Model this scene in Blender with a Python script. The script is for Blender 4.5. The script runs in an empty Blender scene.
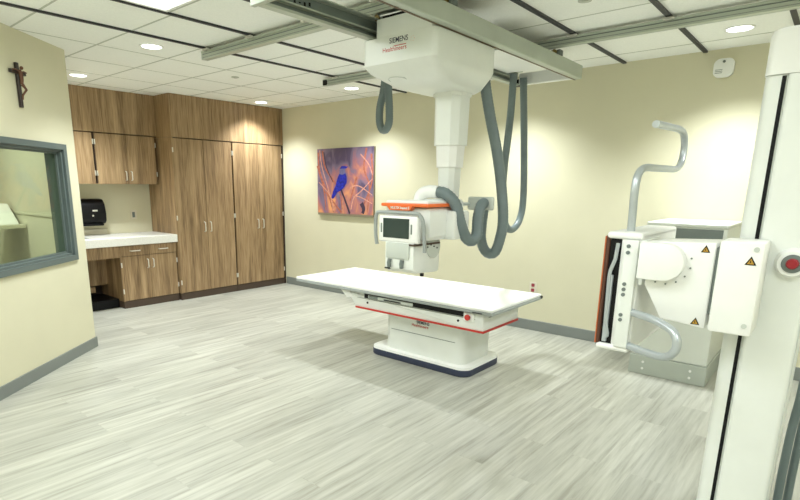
import bpy, bmesh, math, random
from mathutils import Vector, Matrix
random.seed(4)
S = bpy.context.scene
COL = S.collection
PI = math.pi

# ------------------------------------------------------------------ camera
cam_d = bpy.data.cameras.new('camera'); cam = bpy.data.objects.new('camera', cam_d); COL.objects.link(cam)
yaw, pitch, roll = 0.72418, 0.22460, 0.008221
f = Vector((-math.sin(yaw)*math.cos(pitch), math.cos(yaw)*math.cos(pitch), -math.sin(pitch)))
r = f.cross(Vector((0, 0, 1))).normalized(); u = r.cross(f)
r2 = r*math.cos(roll) + u*math.sin(roll); u2 = -r*math.sin(roll) + u*math.cos(roll)
cam.matrix_world = Matrix(((r2.x, u2.x, -f.x, 0), (r2.y, u2.y, -f.y, 0), (r2.z, u2.z, -f.z, 1.5), (0, 0, 0, 1)))
cam_d.sensor_fit = 'HORIZONTAL'; cam_d.sensor_width = 36
cam_d.lens = 529.6/800*36
cam_d.shift_x = (400-365.2)/800; cam_d.shift_y = (307.08-250)/800
cam_d.clip_start = 0.05
S.camera = cam

# ------------------------------------------------------------------ world, exposure, light levels
w = bpy.data.worlds.new('world'); S.world = w; w.use_nodes = True
w.node_tree.nodes['Background'].inputs[0].default_value = (0.9, 0.95, 1, 1)
w.node_tree.nodes['Background'].inputs[1].default_value = 0.3
S.view_settings.view_transform = 'Standard'; S.view_settings.look = 'None'
S.view_settings.gamma = 1; S.view_settings.use_curve_mapping = False
S.view_settings.exposure = 0.22
DOWN_W = 185      # watts of one recessed downlight
TROFFER_W = 25   # watts of one troffer; all but one are added out of view
LAMP_COL = (0.935, 0.985, 1.0)

H = 2.594        # ceiling height
YB = 5.335       # bird-picture wall

# ------------------------------------------------------------------ materials
def mat(name, col, rough=0.5, metal=0.0, noise=0.0, nscale=8, bump=0.0, bscale=60, spec=None, emit=None, stretch=None):
    m = bpy.data.materials.new(name); m.use_nodes = True
    nt = m.node_tree; b = nt.nodes['Principled BSDF']
    b.inputs['Base Color'].default_value = (*col, 1); b.inputs['Roughness'].default_value = rough
    b.inputs['Metallic'].default_value = metal
    if spec is not None: b.inputs['Specular IOR Level'].default_value = spec
    tc = nt.nodes.new('ShaderNodeTexCoord')
    src = tc.outputs['Object']
    if stretch:
        mp = nt.nodes.new('ShaderNodeMapping'); mp.inputs['Scale'].default_value = stretch
        nt.links.new(src, mp.inputs['Vector']); src = mp.outputs['Vector']
    n = nt.nodes.new('ShaderNodeTexNoise'); n.inputs['Scale'].default_value = nscale; n.inputs['Detail'].default_value = 4
    nt.links.new(src, n.inputs['Vector'])
    rp = nt.nodes.new('ShaderNodeValToRGB')
    k = noise if noise else 0.02
    rp.color_ramp.elements[0].position = 0.3; rp.color_ramp.elements[1].position = 0.7
    rp.color_ramp.elements[0].color = (*[c*(1-k) for c in col], 1)
    rp.color_ramp.elements[1].color = (*[min(1, c*(1+k)) for c in col], 1)
    nt.links.new(n.outputs['Fac'], rp.inputs['Fac']); nt.links.new(rp.outputs['Color'], b.inputs['Base Color'])
    if bump:
        n2 = nt.nodes.new('ShaderNodeTexNoise'); n2.inputs['Scale'].default_value = bscale
        nt.links.new(src, n2.inputs['Vector'])
        bp = nt.nodes.new('ShaderNodeBump'); bp.inputs['Strength'].default_value = bump; bp.inputs['Distance'].default_value = 0.01
        nt.links.new(n2.outputs['Fac'], bp.inputs['Height']); nt.links.new(bp.outputs['Normal'], b.inputs['Normal'])
    if emit:
        b.inputs['Emission Color'].default_value = (*emit[0], 1); b.inputs['Emission Strength'].default_value = emit[1]
    return m

def wood_mat():
    m = bpy.data.materials.new('walnut_laminate'); m.use_nodes = True
    nt = m.node_tree; b = nt.nodes['Principled BSDF']; b.inputs['Roughness'].default_value = 0.42
    tc = nt.nodes.new('ShaderNodeTexCoord')
    def nz(scale, st, det):
        mp = nt.nodes.new('ShaderNodeMapping'); mp.inputs['Scale'].default_value = st
        nt.links.new(tc.outputs['Object'], mp.inputs['Vector'])
        n = nt.nodes.new('ShaderNodeTexNoise'); n.inputs['Scale'].default_value = scale; n.inputs['Detail'].default_value = det
        nt.links.new(mp.outputs['Vector'], n.inputs['Vector']); return n.outputs['Fac']
    a = nz(13, (1, 1, 0.06), 8); c = nz(110, (1, 1, 0.04), 4)
    mx = nt.nodes.new('ShaderNodeMath'); mx.operation = 'MULTIPLY_ADD'; mx.inputs[1].default_value = 0.45
    nt.links.new(c, mx.inputs[0])
    m2 = nt.nodes.new('ShaderNodeMath'); m2.operation = 'MULTIPLY'; m2.inputs[1].default_value = 0.55
    nt.links.new(a, m2.inputs[0]); nt.links.new(m2.outputs[0], mx.inputs[2])
    rp = nt.nodes.new('ShaderNodeValToRGB'); e = rp.color_ramp.elements
    e[0].position = 0.36; e[0].color = (0.15, 0.09, 0.043, 1); e[1].position = 0.64; e[1].color = (0.47, 0.325, 0.18, 1)
    k = e.new(0.5); k.color = (0.315, 0.205, 0.105, 1)
    nt.links.new(mx.outputs[0], rp.inputs['Fac']); nt.links.new(rp.outputs['Color'], b.inputs['Base Color'])
    return m

def floor_mat():
    m = bpy.data.materials.new('grey_oak_vinyl_planks'); m.use_nodes = True
    nt = m.node_tree; b = nt.nodes['Principled BSDF']; b.inputs['Roughness'].default_value = 0.38
    tc = nt.nodes.new('ShaderNodeTexCoord')
    mp = nt.nodes.new('ShaderNodeMapping'); mp.inputs['Rotation'].default_value = (0, 0, PI/2)
    nt.links.new(tc.outputs['Object'], mp.inputs['Vector'])
    br = nt.nodes.new('ShaderNodeTexBrick'); br.offset = 0.37
    br.inputs['Scale'].default_value = 1; br.inputs['Brick Width'].default_value = 1.22; br.inputs['Row Height'].default_value = 0.16
    br.inputs['Mortar Size'].default_value = 0.0022; br.inputs['Mortar Smooth'].default_value = 0.3
    br.inputs['Color1'].default_value = (0.1, 0.1, 0.1, 1); br.inputs['Color2'].default_value = (0.9, 0.9, 0.9, 1)
    br.inputs['Mortar'].default_value = (0.3, 0.3, 0.3, 1); br.inputs['Bias'].default_value = 0
    nt.links.new(mp.outputs['Vector'], br.inputs['Vector'])
    # per-plank shift of the grain
    sh = nt.nodes.new('ShaderNodeVectorMath'); sh.operation = 'MULTIPLY_ADD'
    sh.inputs[1].default_value = (3, 7, 5)
    nt.links.new(br.outputs['Color'], sh.inputs[0]); nt.links.new(tc.outputs['Object'], sh.inputs[2])
    mg = nt.nodes.new('ShaderNodeMapping'); mg.inputs['Scale'].default_value = (1, 0.05, 1)
    nt.links.new(sh.outputs[0], mg.inputs['Vector'])
    n = nt.nodes.new('ShaderNodeTexNoise'); n.inputs['Scale'].default_value = 30; n.inputs['Detail'].default_value = 7
    n.inputs['Roughness'].default_value = 0.62; n.inputs['Distortion'].default_value = 0.1
    nt.links.new(mg.outputs['Vector'], n.inputs['Vector'])
    rp = nt.nodes.new('ShaderNodeValToRGB'); e = rp.color_ramp.elements
    e[0].position = 0.33; e[0].color = (0.33, 0.325, 0.275, 1); e[1].position = 0.66; e[1].color = (0.545, 0.545, 0.475, 1)
    k = e.new(0.47); k.color = (0.44, 0.44, 0.378, 1)
    nt.links.new(n.outputs['Fac'], rp.inputs['Fac'])
    mr = nt.nodes.new('ShaderNodeMapRange'); mr.inputs['To Min'].default_value = 0.77; mr.inputs['To Max'].default_value = 0.97
    nt.links.new(br.outputs['Color'], mr.inputs['Value'])
    mul = nt.nodes.new('ShaderNodeVectorMath'); mul.operation = 'SCALE'
    nt.links.new(rp.outputs['Color'], mul.inputs[0]); nt.links.new(mr.outputs[0], mul.inputs['Scale'])
    nt.links.new(mul.outputs[0], b.inputs['Base Color'])
    return m

M = {}
M['wall'] = mat('cream_wall_paint', (0.68, 0.65, 0.475), 0.75, noise=0.02, nscale=3, bump=0.08, bscale=180)
M['boothwall'] = mat('pale_green_cream_paint', (0.60, 0.58, 0.44), 0.8, noise=0.03, nscale=2)
M['ceil'] = mat('white_ceiling_tile', (0.93, 0.94, 0.90), 0.9, noise=0.03, nscale=90, bump=0.1, bscale=250)
M['tbar'] = mat('ceiling_grid_bar', (0.52, 0.54, 0.48), 0.6)
M['slot'] = mat('black_ceiling_channel', (0.03, 0.03, 0.035), 0.5)
M['floor'] = floor_mat()
M['base'] = mat('grey_rubber_baseboard', (0.21, 0.23, 0.215), 0.6)
M['frame'] = mat('grey_painted_window_frame', (0.11, 0.14, 0.135), 0.45)
M['wood'] = wood_mat()
M['woodedge'] = mat('dark_cabinet_gap', (0.035, 0.02, 0.012), 0.7)
M['kick'] = mat('dark_brown_kick', (0.07, 0.045, 0.03), 0.6)
M['steel'] = mat('brushed_nickel', (0.80, 0.78, 0.72), 0.3, 0.6)
M['alu'] = mat('anodised_aluminium', (0.50, 0.545, 0.475), 0.38, 0.35, noise=0.05, nscale=4)
M['aludark'] = mat('grey_rail_web', (0.20, 0.235, 0.22), 0.45, 0.3)
M['white'] = mat('white_enamel', (0.80, 0.83, 0.79), 0.32)
M['white2'] = mat('soft_white_plastic', (0.88, 0.89, 0.86), 0.4)
M['pale'] = mat('pale_grey_enamel', (0.56, 0.60, 0.55), 0.4)
M['greyframe'] = mat('mid_grey_plastic', (0.33, 0.36, 0.35), 0.4)
M['cabgrey'] = mat('pale_grey_cabinet_paint', (0.68, 0.71, 0.65), 0.45)
M['plinthgrey'] = mat('grey_cabinet_plinth', (0.46, 0.50, 0.45), 0.5)
M['darkgrey'] = mat('dark_grey_vent', (0.16, 0.19, 0.18), 0.5)
M['orange'] = mat('orange_trim', (0.85, 0.17, 0.035), 0.4)
M['rim'] = mat('orange_rim', (0.52, 0.14, 0.05), 0.4)
M['deepred'] = mat('dark_red_button', (0.30, 0.012, 0.02), 0.4)
M['red'] = mat('red_trim', (0.50, 0.03, 0.022), 0.4)
M['copper'] = mat('orange_brown_trim', (0.09, 0.035, 0.02), 0.45)
M['navy'] = mat('dark_blue_grey_bumper', (0.035, 0.045, 0.085), 0.5)
M['black'] = mat('black_plastic', (0.004, 0.004, 0.005), 0.45, spec=0.25)
M['screen'] = mat('dark_display_glass', (0.03, 0.05, 0.045), 0.12)
M['hose'] = mat('grey_corrugated_hose', (0.155, 0.20, 0.205), 0.42, noise=0.08)
M['chrome'] = mat('silver_tube', (0.50, 0.545, 0.57), 0.3, 0.4)
M['counter'] = mat('white_speckled_laminate', (0.84, 0.83, 0.78), 0.35, noise=0.06, nscale=60)
M['lampglow'] = mat('downlight_lens', (1, 1, 1), 0.5, emit=((1, 1, 0.97), 6))
M['troffer'] = mat('troffer_diffuser', (1, 1, 1), 0.5, emit=((0.92, 1, 0.95), 0.75))
M['ink'] = mat('dark_blue_print', (0.015, 0.02, 0.05), 0.5)
M['rubber'] = mat('rubber', (0.03, 0.03, 0.03), 0.7)
M['brass'] = mat('dull_brass', (0.25, 0.19, 0.07), 0.4, 0.5)
M['striptan'] = mat('brown_edge_strip', (0.16, 0.11, 0.07), 0.5)
M['yellow'] = mat('yellow_sign', (0.48, 0.27, 0.03), 0.5)
M['outletred'] = mat('red_receptacle', (0.35, 0.05, 0.07), 0.5)
M['beige'] = mat('beige_plate', (0.72, 0.68, 0.55), 0.5)
M['crosswood'] = mat('dark_cross_wood', (0.025, 0.015, 0.012), 0.4)
M['bronze'] = mat('bronze_figure', (0.13, 0.055, 0.028), 0.4, 0.3)
M['bird'] = mat('print_blue', (0.010, 0.018, 0.34), 0.5, noise=0.5, nscale=30)
M['birdlight'] = mat('print_grey_blue', (0.16, 0.15, 0.30), 0.5, noise=0.2, nscale=50)
M['twig'] = mat('print_dark_twig', (0.05, 0.03, 0.06), 0.5)
M['stem'] = mat('print_orange_stem', (0.42, 0.13, 0.08), 0.5, noise=0.3, nscale=30)
M['stempink'] = mat('print_pink_stem', (0.62, 0.30, 0.22), 0.5, noise=0.3, nscale=30)
M['canvasedge'] = mat('canvas_edge', (0.24, 0.2, 0.13), 0.7)

def art_mat():
    m = bpy.data.materials.new('blurred_meadow_print'); m.use_nodes = True
    nt = m.node_tree; b = nt.nodes['Principled BSDF']; b.inputs['Roughness'].default_value = 0.45
    tc = nt.nodes.new('ShaderNodeTexCoord')
    mp = nt.nodes.new('ShaderNodeMapping'); mp.inputs['Rotation'].default_value = (0, 0.5, 0); mp.inputs['Scale'].default_value = (1.3, 1, 0.7)
    nt.links.new(tc.outputs['Object'], mp.inputs['Vector'])
    n = nt.nodes.new('ShaderNodeTexNoise'); n.inputs['Scale'].default_value = 3.6; n.inputs['Detail'].default_value = 3.5; n.inputs['Distortion'].default_value = 0.9
    nt.links.new(mp.outputs['Vector'], n.inputs['Vector'])
    g = nt.nodes.new('ShaderNodeSeparateXYZ'); nt.links.new(tc.outputs['Object'], g.inputs[0])
    mr = nt.nodes.new('ShaderNodeMapRange'); mr.inputs['From Min'].default_value = 1.1; mr.inputs['From Max'].default_value = 2.0
    mr.inputs['To Min'].default_value = 0.10; mr.inputs['To Max'].default_value = -0.10
    nt.links.new(g.outputs['Z'], mr.inputs['Value'])
    ad = nt.nodes.new('ShaderNodeMath'); nt.links.new(n.outputs['Fac'], ad.inputs[0]); nt.links.new(mr.outputs[0], ad.inputs[1])
    rp = nt.nodes.new('ShaderNodeValToRGB'); e = rp.color_ramp.elements
    e[0].position = 0.34; e[0].color = (0.10, 0.07, 0.14, 1); e[1].position = 0.70; e[1].color = (0.75, 0.34, 0.14, 1)
    for p, c in ((0.45, (0.20, 0.15, 0.23)), (0.53, (0.36, 0.15, 0.18)), (0.60, (0.50, 0.20, 0.15))):
        k = e.new(p); k.color = (*c, 1)
    nt.links.new(ad.outputs[0], rp.inputs['Fac']); nt.links.new(rp.outputs['Color'], b.inputs['Base Color'])
    return m
M['art'] = art_mat()

def glass_mat():
    m = bpy.data.materials.new('window_glass'); m.use_nodes = True
    nt = m.node_tree; nt.nodes.remove(nt.nodes['Principled BSDF'])
    out = nt.nodes['Material Output']
    tr = nt.nodes.new('ShaderNodeBsdfTransparent'); tr.inputs[0].default_value = (0.86, 0.92, 0.84, 1)
    gl = nt.nodes.new('ShaderNodeBsdfGlossy'); gl.inputs['Roughness'].default_value = 0.02
    mx = nt.nodes.new('ShaderNodeMixShader')
    mx.inputs[0].default_value = 0.07; nt.links.new(tr.outputs[0], mx.inputs[1]); nt.links.new(gl.outputs[0], mx.inputs[2])
    nt.links.new(mx.outputs[0], out.inputs['Surface'])
    return m
M['glass'] = glass_mat()

# ------------------------------------------------------------------ mesh helpers (world coordinates)
def merge(dst, src):
    me = bpy.data.meshes.new('tmp'); src.to_mesh(me); src.free(); dst.from_mesh(me); bpy.data.meshes.remove(me)

def box(bm, x0, x1, y0, y1, z0, z1, r=0.0, seg=2, which='all', mtx=None, mi=0):
    t = bmesh.new(); bmesh.ops.create_cube(t, size=1)
    for v in t.verts:
        v.co = Vector((x0+(x1-x0)*(v.co.x+.5), y0+(y1-y0)*(v.co.y+.5), z0+(z1-z0)*(v.co.z+.5)))
    if r:
        ax = {'x': 0, 'y': 1, 'z': 2}.get(which)
        es = [e for e in t.edges if ax is None or abs((e.verts[0].co-e.verts[1].co)[ax]) > 1e-6]
        bmesh.ops.bevel(t, geom=es, offset=r, segments=seg, affect='EDGES', profile=0.5)
    if mtx is not None: bmesh.ops.transform(t, matrix=mtx, verts=t.verts)
    bmesh.ops.recalc_face_normals(t, faces=t.faces)
    for fc in t.faces: fc.material_index = mi
    merge(bm, t); return bm

def cyl(bm, p, q, r1, r2=None, n=24, mi=0):
    p = Vector(p); q = Vector(q); d = q-p; r2 = r1 if r2 is None else r2
    t = bmesh.new(); bmesh.ops.create_cone(t, cap_ends=True, segments=n, radius1=r1, radius2=r2, depth=d.length)
    bmesh.ops.transform(t, matrix=Matrix.Translation((p+q)/2) @ d.to_track_quat('Z', 'Y').to_matrix().to_4x4(), verts=t.verts)
    for fc in t.faces: fc.material_index = mi
    merge(bm, t); return bm

def ball(bm, c, r, sc=(1, 1, 1), n=16, mi=0):
    t = bmesh.new(); bmesh.ops.create_uvsphere(t, u_segments=n, v_segments=n//2+2, radius=r)
    for v in t.verts: v.co = Vector((c[0]+v.co.x*sc[0], c[1]+v.co.y*sc[1], c[2]+v.co.z*sc[2]))
    for fc in t.faces: fc.material_index = mi
    merge(bm, t); return bm

def smooth_path(pts, sub=6):
    pts = [Vector(p) for p in pts]; out = []
    for i in range(len(pts)-1):
        p0 = pts[max(i-1, 0)]; p1 = pts[i]; p2 = pts[i+1]; p3 = pts[min(i+2, len(pts)-1)]
        for k in range(sub):
            t = k/sub
            out.append(0.5*((2*p1)+(-p0+p2)*t+(2*p0-5*p1+4*p2-p3)*t*t+(-p0+3*p1-3*p2+p3)*t**3))
    out.append(pts[-1]); return out

def tube(bm, pts, rad, n=12, rfun=None, squash=1.0, mi=0):
    pts = [Vector(p) for p in pts]; rings = []
    t = bmesh.new(); up = None
    for i, p in enumerate(pts):
        d = (pts[min(i+1, len(pts)-1)]-pts[max(i-1, 0)]).normalized()
        if up is None:
            up = d.orthogonal().normalized()
        up = (up - d*up.dot(d)).normalized(); sd = d.cross(up)
        rr = rfun(i) if rfun else rad
        rings.append([t.verts.new(p + (up*math.cos(a)+sd*math.sin(a)*squash)*rr) for a in [2*PI*k/n for k in range(n)]])
    for a, b in zip(rings, rings[1:]):
        for k in range(n): t.faces.new((a[k], a[(k+1) % n], b[(k+1) % n], b[k]))
    t.faces.new(list(reversed(rings[0]))); t.faces.new(rings[-1])
    bmesh.ops.recalc_face_normals(t, faces=t.faces)
    for fc in t.faces: fc.material_index = mi
    merge(bm, t); return bm

def hose_mesh(bm, pts, rad, sub=10):
    P = smooth_path(pts, sub)
    # resample to even steps so the corrugation is regular
    Q = [P[0]]; step = 0.011; acc = 0
    for a, b in zip(P, P[1:]):
        L = (b-a).length; pos = step-acc
        while pos < L: Q.append(a.lerp(b, pos/L)); pos += step
        acc = (acc+L) % step
    Q.append(P[-1])
    return tube(bm, Q, rad, 14, rfun=lambda i: rad*(1.0 if i % 2 else 0.93))

def prism(bm, pts, plane, a, b, mi=0, r=0.0):
    """pts 2D polygon, extruded along the missing axis from a to b. plane 'xz' -> along y, 'xy' -> along z, 'yz' -> along x"""
    def P(p, d): return {'xz': (p[0], d, p[1]), 'xy': (p[0], p[1], d), 'yz': (d, p[0], p[1])}[plane]
    t = bmesh.new()
    A = [t.verts.new(P(p, a)) for p in pts]; B = [t.verts.new(P(p, b)) for p in pts]
    n = len(pts)
    t.faces.new(A); t.faces.new(list(reversed(B)))
    for k in range(n): t.faces.new((A[k], B[k], B[(k+1) % n], A[(k+1) % n]))
    bmesh.ops.recalc_face_normals(t, faces=t.faces)
    if r: bmesh.ops.bevel(t, geom=list(t.edges), offset=r, segments=2, affect='EDGES', profile=0.5)
    for fc in t.faces: fc.material_index = mi
    merge(bm, t); return bm

def rrect(cx, cy, hx, hy, r, n=6):
    o = []
    for sx, sy, a0 in ((1, 1, 0), (-1, 1, PI/2), (-1, -1, PI), (1, -1, 3*PI/2)):
        for k in range(n+1):
            a = a0 + PI/2*k/n
            o.append((cx+sx*(hx-r)+r*math.cos(a), cy+sy*(hy-r)+r*math.sin(a)))
    return o

def loft(bm, rings, mi=0):
    """rings: list of (list of 2D pts, z)"""
    t = bmesh.new(); V = [[t.verts.new((p[0], p[1], z)) for p in pts] for pts, z in rings]
    n = len(V[0])
    for a, b in zip(V, V[1:]):
        for k in range(n): t.faces.new((a[k], a[(k+1) % n], b[(k+1) % n], b[k]))
    t.faces.new(list(reversed(V[0]))); t.faces.new(V[-1])
    bmesh.ops.recalc_face_normals(t, faces=t.faces)
    for fc in t.faces: fc.material_index = mi
    merge(bm, t); return bm

def obj(name, bm, m, parent=None, smooth=False, label=None):
    me = bpy.data.meshes.new(name); bm.to_mesh(me); bm.free()
    for k in (m if isinstance(m, (list, tuple)) else [m]): me.materials.append(M[k])
    if smooth:
        for p in me.polygons: p.use_smooth = True
        me.set_sharp_from_angle(angle=math.radians(38))
    o = bpy.data.objects.new(name, me); COL.objects.link(o)
    if parent:
        o.parent = parent
        o.location = (-parent.location if parent.parent is None else Vector((0, 0, 0)))
    if label: o['label'] = label
    return o

def thing(name, label, cat, loc=(0, 0, 0), group=None):
    o = bpy.data.objects.new(name, None); COL.objects.link(o); o.location = loc; o.empty_display_size = 0.1
    o['label'] = label; o['category'] = cat
    if group: o['group'] = group
    return o

def tag(o, label, cat, group=None):
    o['label'] = label; o['category'] = cat
    if group: o['group'] = group
    return o

def struct(name, bm, m, parent=None, smooth=False):
    o = obj(name, bm, m, parent, smooth)
    if not parent: o['kind'] = 'structure'
    return o

def dup(root, delta, label=None):
    """copy of a thing with copies of its parts and sub-parts"""
    rt = root.copy(); COL.objects.link(rt); rt.location = root.location + Vector(delta)
    if label: rt['label'] = label
    for ch in list(root.children):
        c = ch.copy(); COL.objects.link(c); c.parent = rt
        for g in list(ch.children):
            d = g.copy(); COL.objects.link(d); d.parent = c
    return rt

def text(name, s, size, mtx, m, parent, width=None, label=None, bold=0.0):
    cu = bpy.data.curves.new(name, 'FONT'); cu.body = s; cu.size = size; cu.extrude = 0.0006; cu.offset = bold
    cu.align_x = 'CENTER'; cu.align_y = 'CENTER'
    t = bpy.data.objects.new(name, cu); COL.objects.link(t)
    dg = bpy.context.evaluated_depsgraph_get(); dg.update()
    me = bpy.data.meshes.new_from_object(t.evaluated_get(dg))
    bpy.data.objects.remove(t); bpy.data.curves.remove(cu)
    if width:
        xs = [v.co.x for v in me.vertices]; k = width/(max(xs)-min(xs))
        for v in me.vertices: v.co.x *= k
    me.transform(mtx); me.materials.clear(); me.materials.append(M[m])
    o = bpy.data.objects.new(name, me); COL.objects.link(o); o.parent = parent
    o.location = (-parent.location if parent.parent is None else Vector((0, 0, 0)))
    if label: o['label'] = label
    return o

def facing_cam_wall(x, y, z):      # text plane whose normal is -Y
    return Matrix.Translation((x, y, z)) @ Matrix.Rotation(PI/2, 4, 'X')

B = bmesh.new

# ------------------------------------------------------------------ the room
XA = -7.05; XR = 1.3; YK = -2.6
struct('floor', box(B(), -7.6, XR+.1, YK-.1, YB+.1, -0.1, 0), 'floor')
struct('ceiling', box(B(), -7.6, XR+.1, YK-.1, YB+.1, H, H+0.1), 'ceil')
struct('wall_far', box(B(), XA-.1, XR+.1, YB, YB+.1, 0, H), 'wall')
struct('wall_cabinets', box(B(), XA-.12, XA, 1.915, YB, 0, H), 'wall')
struct('wall_right', box(B(), XR, XR+.1, YK, YB, 0, H), 'wall')
struct('wall_behind', box(B(), -4, XR, YK-.1, YK, 0, H), 'wall')
# angled control-booth wall: local x = along the wall towards the camera, y = depth into the booth
P0 = Vector((-5.09, 1.915, 0)); LD = Vector((.641, -.768, 0)).normalized(); LN = Vector((LD.y, -LD.x, 0))  # LN points into the booth
if LN.dot(-P0) > 0: LN = -LN
LW = Matrix(((LD.x, LN.x, 0, P0.x), (LD.y, LN.y, 0, P0.y), (0, 0, 1, 0), (0, 0, 0, 1)))
WS0, WS1, WZ0, WZ1, WT = 0.205, 1.75, 0.895, 1.775, 0.14
bm = B()
box(bm, 0, WS0, 0, WT, 0, H, mtx=LW); box(bm, WS1, 6.0, 0, WT, 0, H, mtx=LW)
box(bm, WS0, WS1, 0, WT, 0, WZ0, mtx=LW); box(bm, WS0, WS1, 0, WT, WZ1, H, mtx=LW)
struct('wall_left', bm, 'wall')
struct('wall_alcove', box(B(), XA-.12, -5.09, 1.80, 1.915, 0, H), 'wall')
bm = B()
box(bm, -7.25, -5.20, 1.78, 1.798, 0, H); box(bm, -7.35, -7.25, -1.7, 1.798, 0, H); box(bm, -7.35, -2.45, -1.8, -1.7, 0, H)
struct('wall_booth', bm, 'boothwall')
struct('trim_booth_ledge', box(B(), -7.25, -5.21, 1.768, 1.7795, 1.195, 1.215), 'boothwall')  # thin ledge shaped for a faint line among the glass reflections
# window
bm = B(); fw = 0.045
for a in ((WS0-fw, WS0, WZ0-fw, WZ1+fw), (WS1, WS1+fw, WZ0-fw, WZ1+fw), (WS0, WS1, WZ1, WZ1+fw), (WS0, WS1, WZ0-fw, WZ0)):
    box(bm, a[0], a[1], -0.02, 0.0, a[2], a[3], mtx=LW)
for a in ((WS0, WS0+.018, WZ0, WZ1), (WS1-.018, WS1, WZ0, WZ1), (WS0, WS1, WZ1-.018, WZ1), (WS0, WS1, WZ0, WZ0+.018)):
    box(bm, a[0], a[1], 0, WT, a[2], a[3], mtx=LW)
for a in ((WS0+.018, WS0+.035, WZ0, WZ1), (WS1-.035, WS1-.018, WZ0, WZ1), (WS0, WS1, WZ1-.035, WZ1-.018), (WS0, WS1, WZ0+.018, WZ0+.035)):
    box(bm, a[0], a[1], 0.03, 0.045, a[2], a[3], mtx=LW)
wf = struct('window_1', bm, 'frame')
pn = obj('window_pane', box(B(), WS0+.018, WS1-.018, 0.05, 0.056, WZ0+.018, WZ1-.018, mtx=LW), 'glass', wf); pn.location = (0, 0, 0)
# baseboards
bh = 0.11
struct('baseboard_far', box(B(), -6.36, -1.14, YB-.012, YB, 0, bh, .004, 1), 'base')
struct('baseboard_far_right', box(B(), -0.58, XR, YB-.012, YB, 0, bh, .004, 1), 'base')
struct('baseboard_left', box(B(), -0.01, 6, -0.012, 0, 0, bh*.85, mtx=LW), 'base')
struct('baseboard_right', box(B(), XR-.012, XR, YK, YB-.012, 0, bh), 'base')

# ------------------------------------------------------------------ ceiling grid
bm = B(); zt = H-0.002
for k in range(-7, 7):            # bars that run across (along X), 2 ft rhythm left of the tracks
    y = 1.41+.61*k
    if YK < y < YB:
        box(bm, XA, -3.49, y-.007, y+.007, zt, H, mi=0)
for y in (3.20, 1.98, .76, -.46, -1.68): box(bm, -3.49, -2.26, y-.006, y+.006, zt, H)
for y in (5.0, 3.78, 2.56, 1.34, .12, -1.1, -2.3): box(bm, -2.26, XR, y-.006, y+.006, zt, H)
for x in (-4.70, -5.31, -5.92, -6.53): box(bm, x-.006, x+.006, YK, YB, zt, H)
struct('trim_ceiling_grid', bm, 'tbar')
for i, x in enumerate((-4.09, -3.485, -2.87, -2.26, -1.65, -1.03, -.42, .19, .8)):
    wd = .012 if x < -2 else .015
    struct('trim_%d' % (i+1), box(B(), x-wd, x+wd, -2.5, YB-.01, H-.014, H-.0005), 'slot')

# ------------------------------------------------------------------ ceiling lights
def downlight(x, y, label):
    t = thing('downlight', label, 'ceiling light', (x, y, H), 'recessed ceiling downlights')
    bm = B(); n = 40
    ring = [(math.cos(2*PI*k/n), math.sin(2*PI*k/n)) for k in range(n)]
    rr = [(.095, H-.0005), (.093, H-.006), (.080, H-.008), (.076, H-.003)]
    V = [[bm.verts.new((x+c*a, y+s*a, z)) for c, s in ring] for a, z in rr]
    for a, b in zip(V, V[1:]):
        for k in range(n): bm.faces.new((a[k], a[(k+1) % n], b[(k+1) % n], b[k]))
    obj('trim_ring', bm, 'white2', t, True)
    obj('lens', cyl(B(), (x, y, H-.004), (x, y, H-.0025), .077, n=40), 'lampglow', t)
    ld = bpy.data.lights.new('downlight_lamp', 'SPOT'); ld.energy = DOWN_W; ld.color = LAMP_COL
    ld.spot_size = math.radians(122); ld.spot_blend = 0.9; ld.shadow_soft_size = 0.07
    lo = bpy.data.objects.new('lamp', ld); COL.objects.link(lo); lo.parent = t; lo.location = (0, 0, -.012)
    return t
DL = [(-6.09, 4.73, 'round downlight above the rightmost tall cabinet'),
      (-4.42, 4.73, 'round downlight by the wall above the bird picture'),
      (-0.73, 4.74, 'round downlight at the right, above the round white wall device'),
      (-4.40, 2.33, 'round downlight left of the end of the front ceiling track'),
      (-6.11, 2.41, 'round downlight half hidden by the corner of the angled wall'),
      (-2.55, 4.73, 'round downlight hidden behind the ceiling carriage')]
for a in DL: downlight(*a)
downlight(-0.73, -0.6, 'round downlight over the near part of the room')
def troffer(x0, x1, y0, y1, label):
    t = thing('ceiling_troffer', label, 'ceiling light', ((x0+x1)/2, (y0+y1)/2, H), 'flat ceiling troffers')
    bm = B()
    for a in ((x0, x1, y0, y0+.02), (x0, x1, y1-.02, y1), (x0, x0+.02, y0+.02, y1-.02), (x1-.02, x1, y0+.02, y1-.02)):
        box(bm, a[0], a[1], a[2], a[3], H-.008, H-.0005)
    obj('frame', bm, 'white2', t)
    obj('diffuser', box(B(), x0+.02, x1-.02, y0+.02, y1-.02, H-.005, H-.001), 'troffer', t)
    ld = bpy.data.lights.new('troffer_lamp', 'AREA'); ld.shape = 'RECTANGLE'; ld.size = x1-x0-.06; ld.size_y = y1-y0-.06
    ld.energy = TROFFER_W; ld.color = LAMP_COL; ld.spread = math.radians(170)
    lo = bpy.data.objects.new('lamp', ld); COL.objects.link(lo); lo.parent = t; lo.location = (0, 0, -.012)
troffer(-3.465, -2.89, .78, 1.96, 'troffer panel with faint ribs near the front ceiling track')
troffer(-1.63, -1.05, .14, 1.32, 'added unseen troffer panel over the near floor')  # this and the following troffers are added out of view to light the room
troffer(-4.06, -3.51, -.44, .74, 'added unseen troffer panel over the left floor')
troffer(-1.63, -1.05, -2.2, -1.12, 'added unseen troffer panel behind the viewer')
troffer(.22, .78, .14, 1.32, 'added unseen troffer panel over the right side')
troffer(.22, .78, 2.6, 3.76, 'added unseen troffer panel behind the white column at the right')
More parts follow.
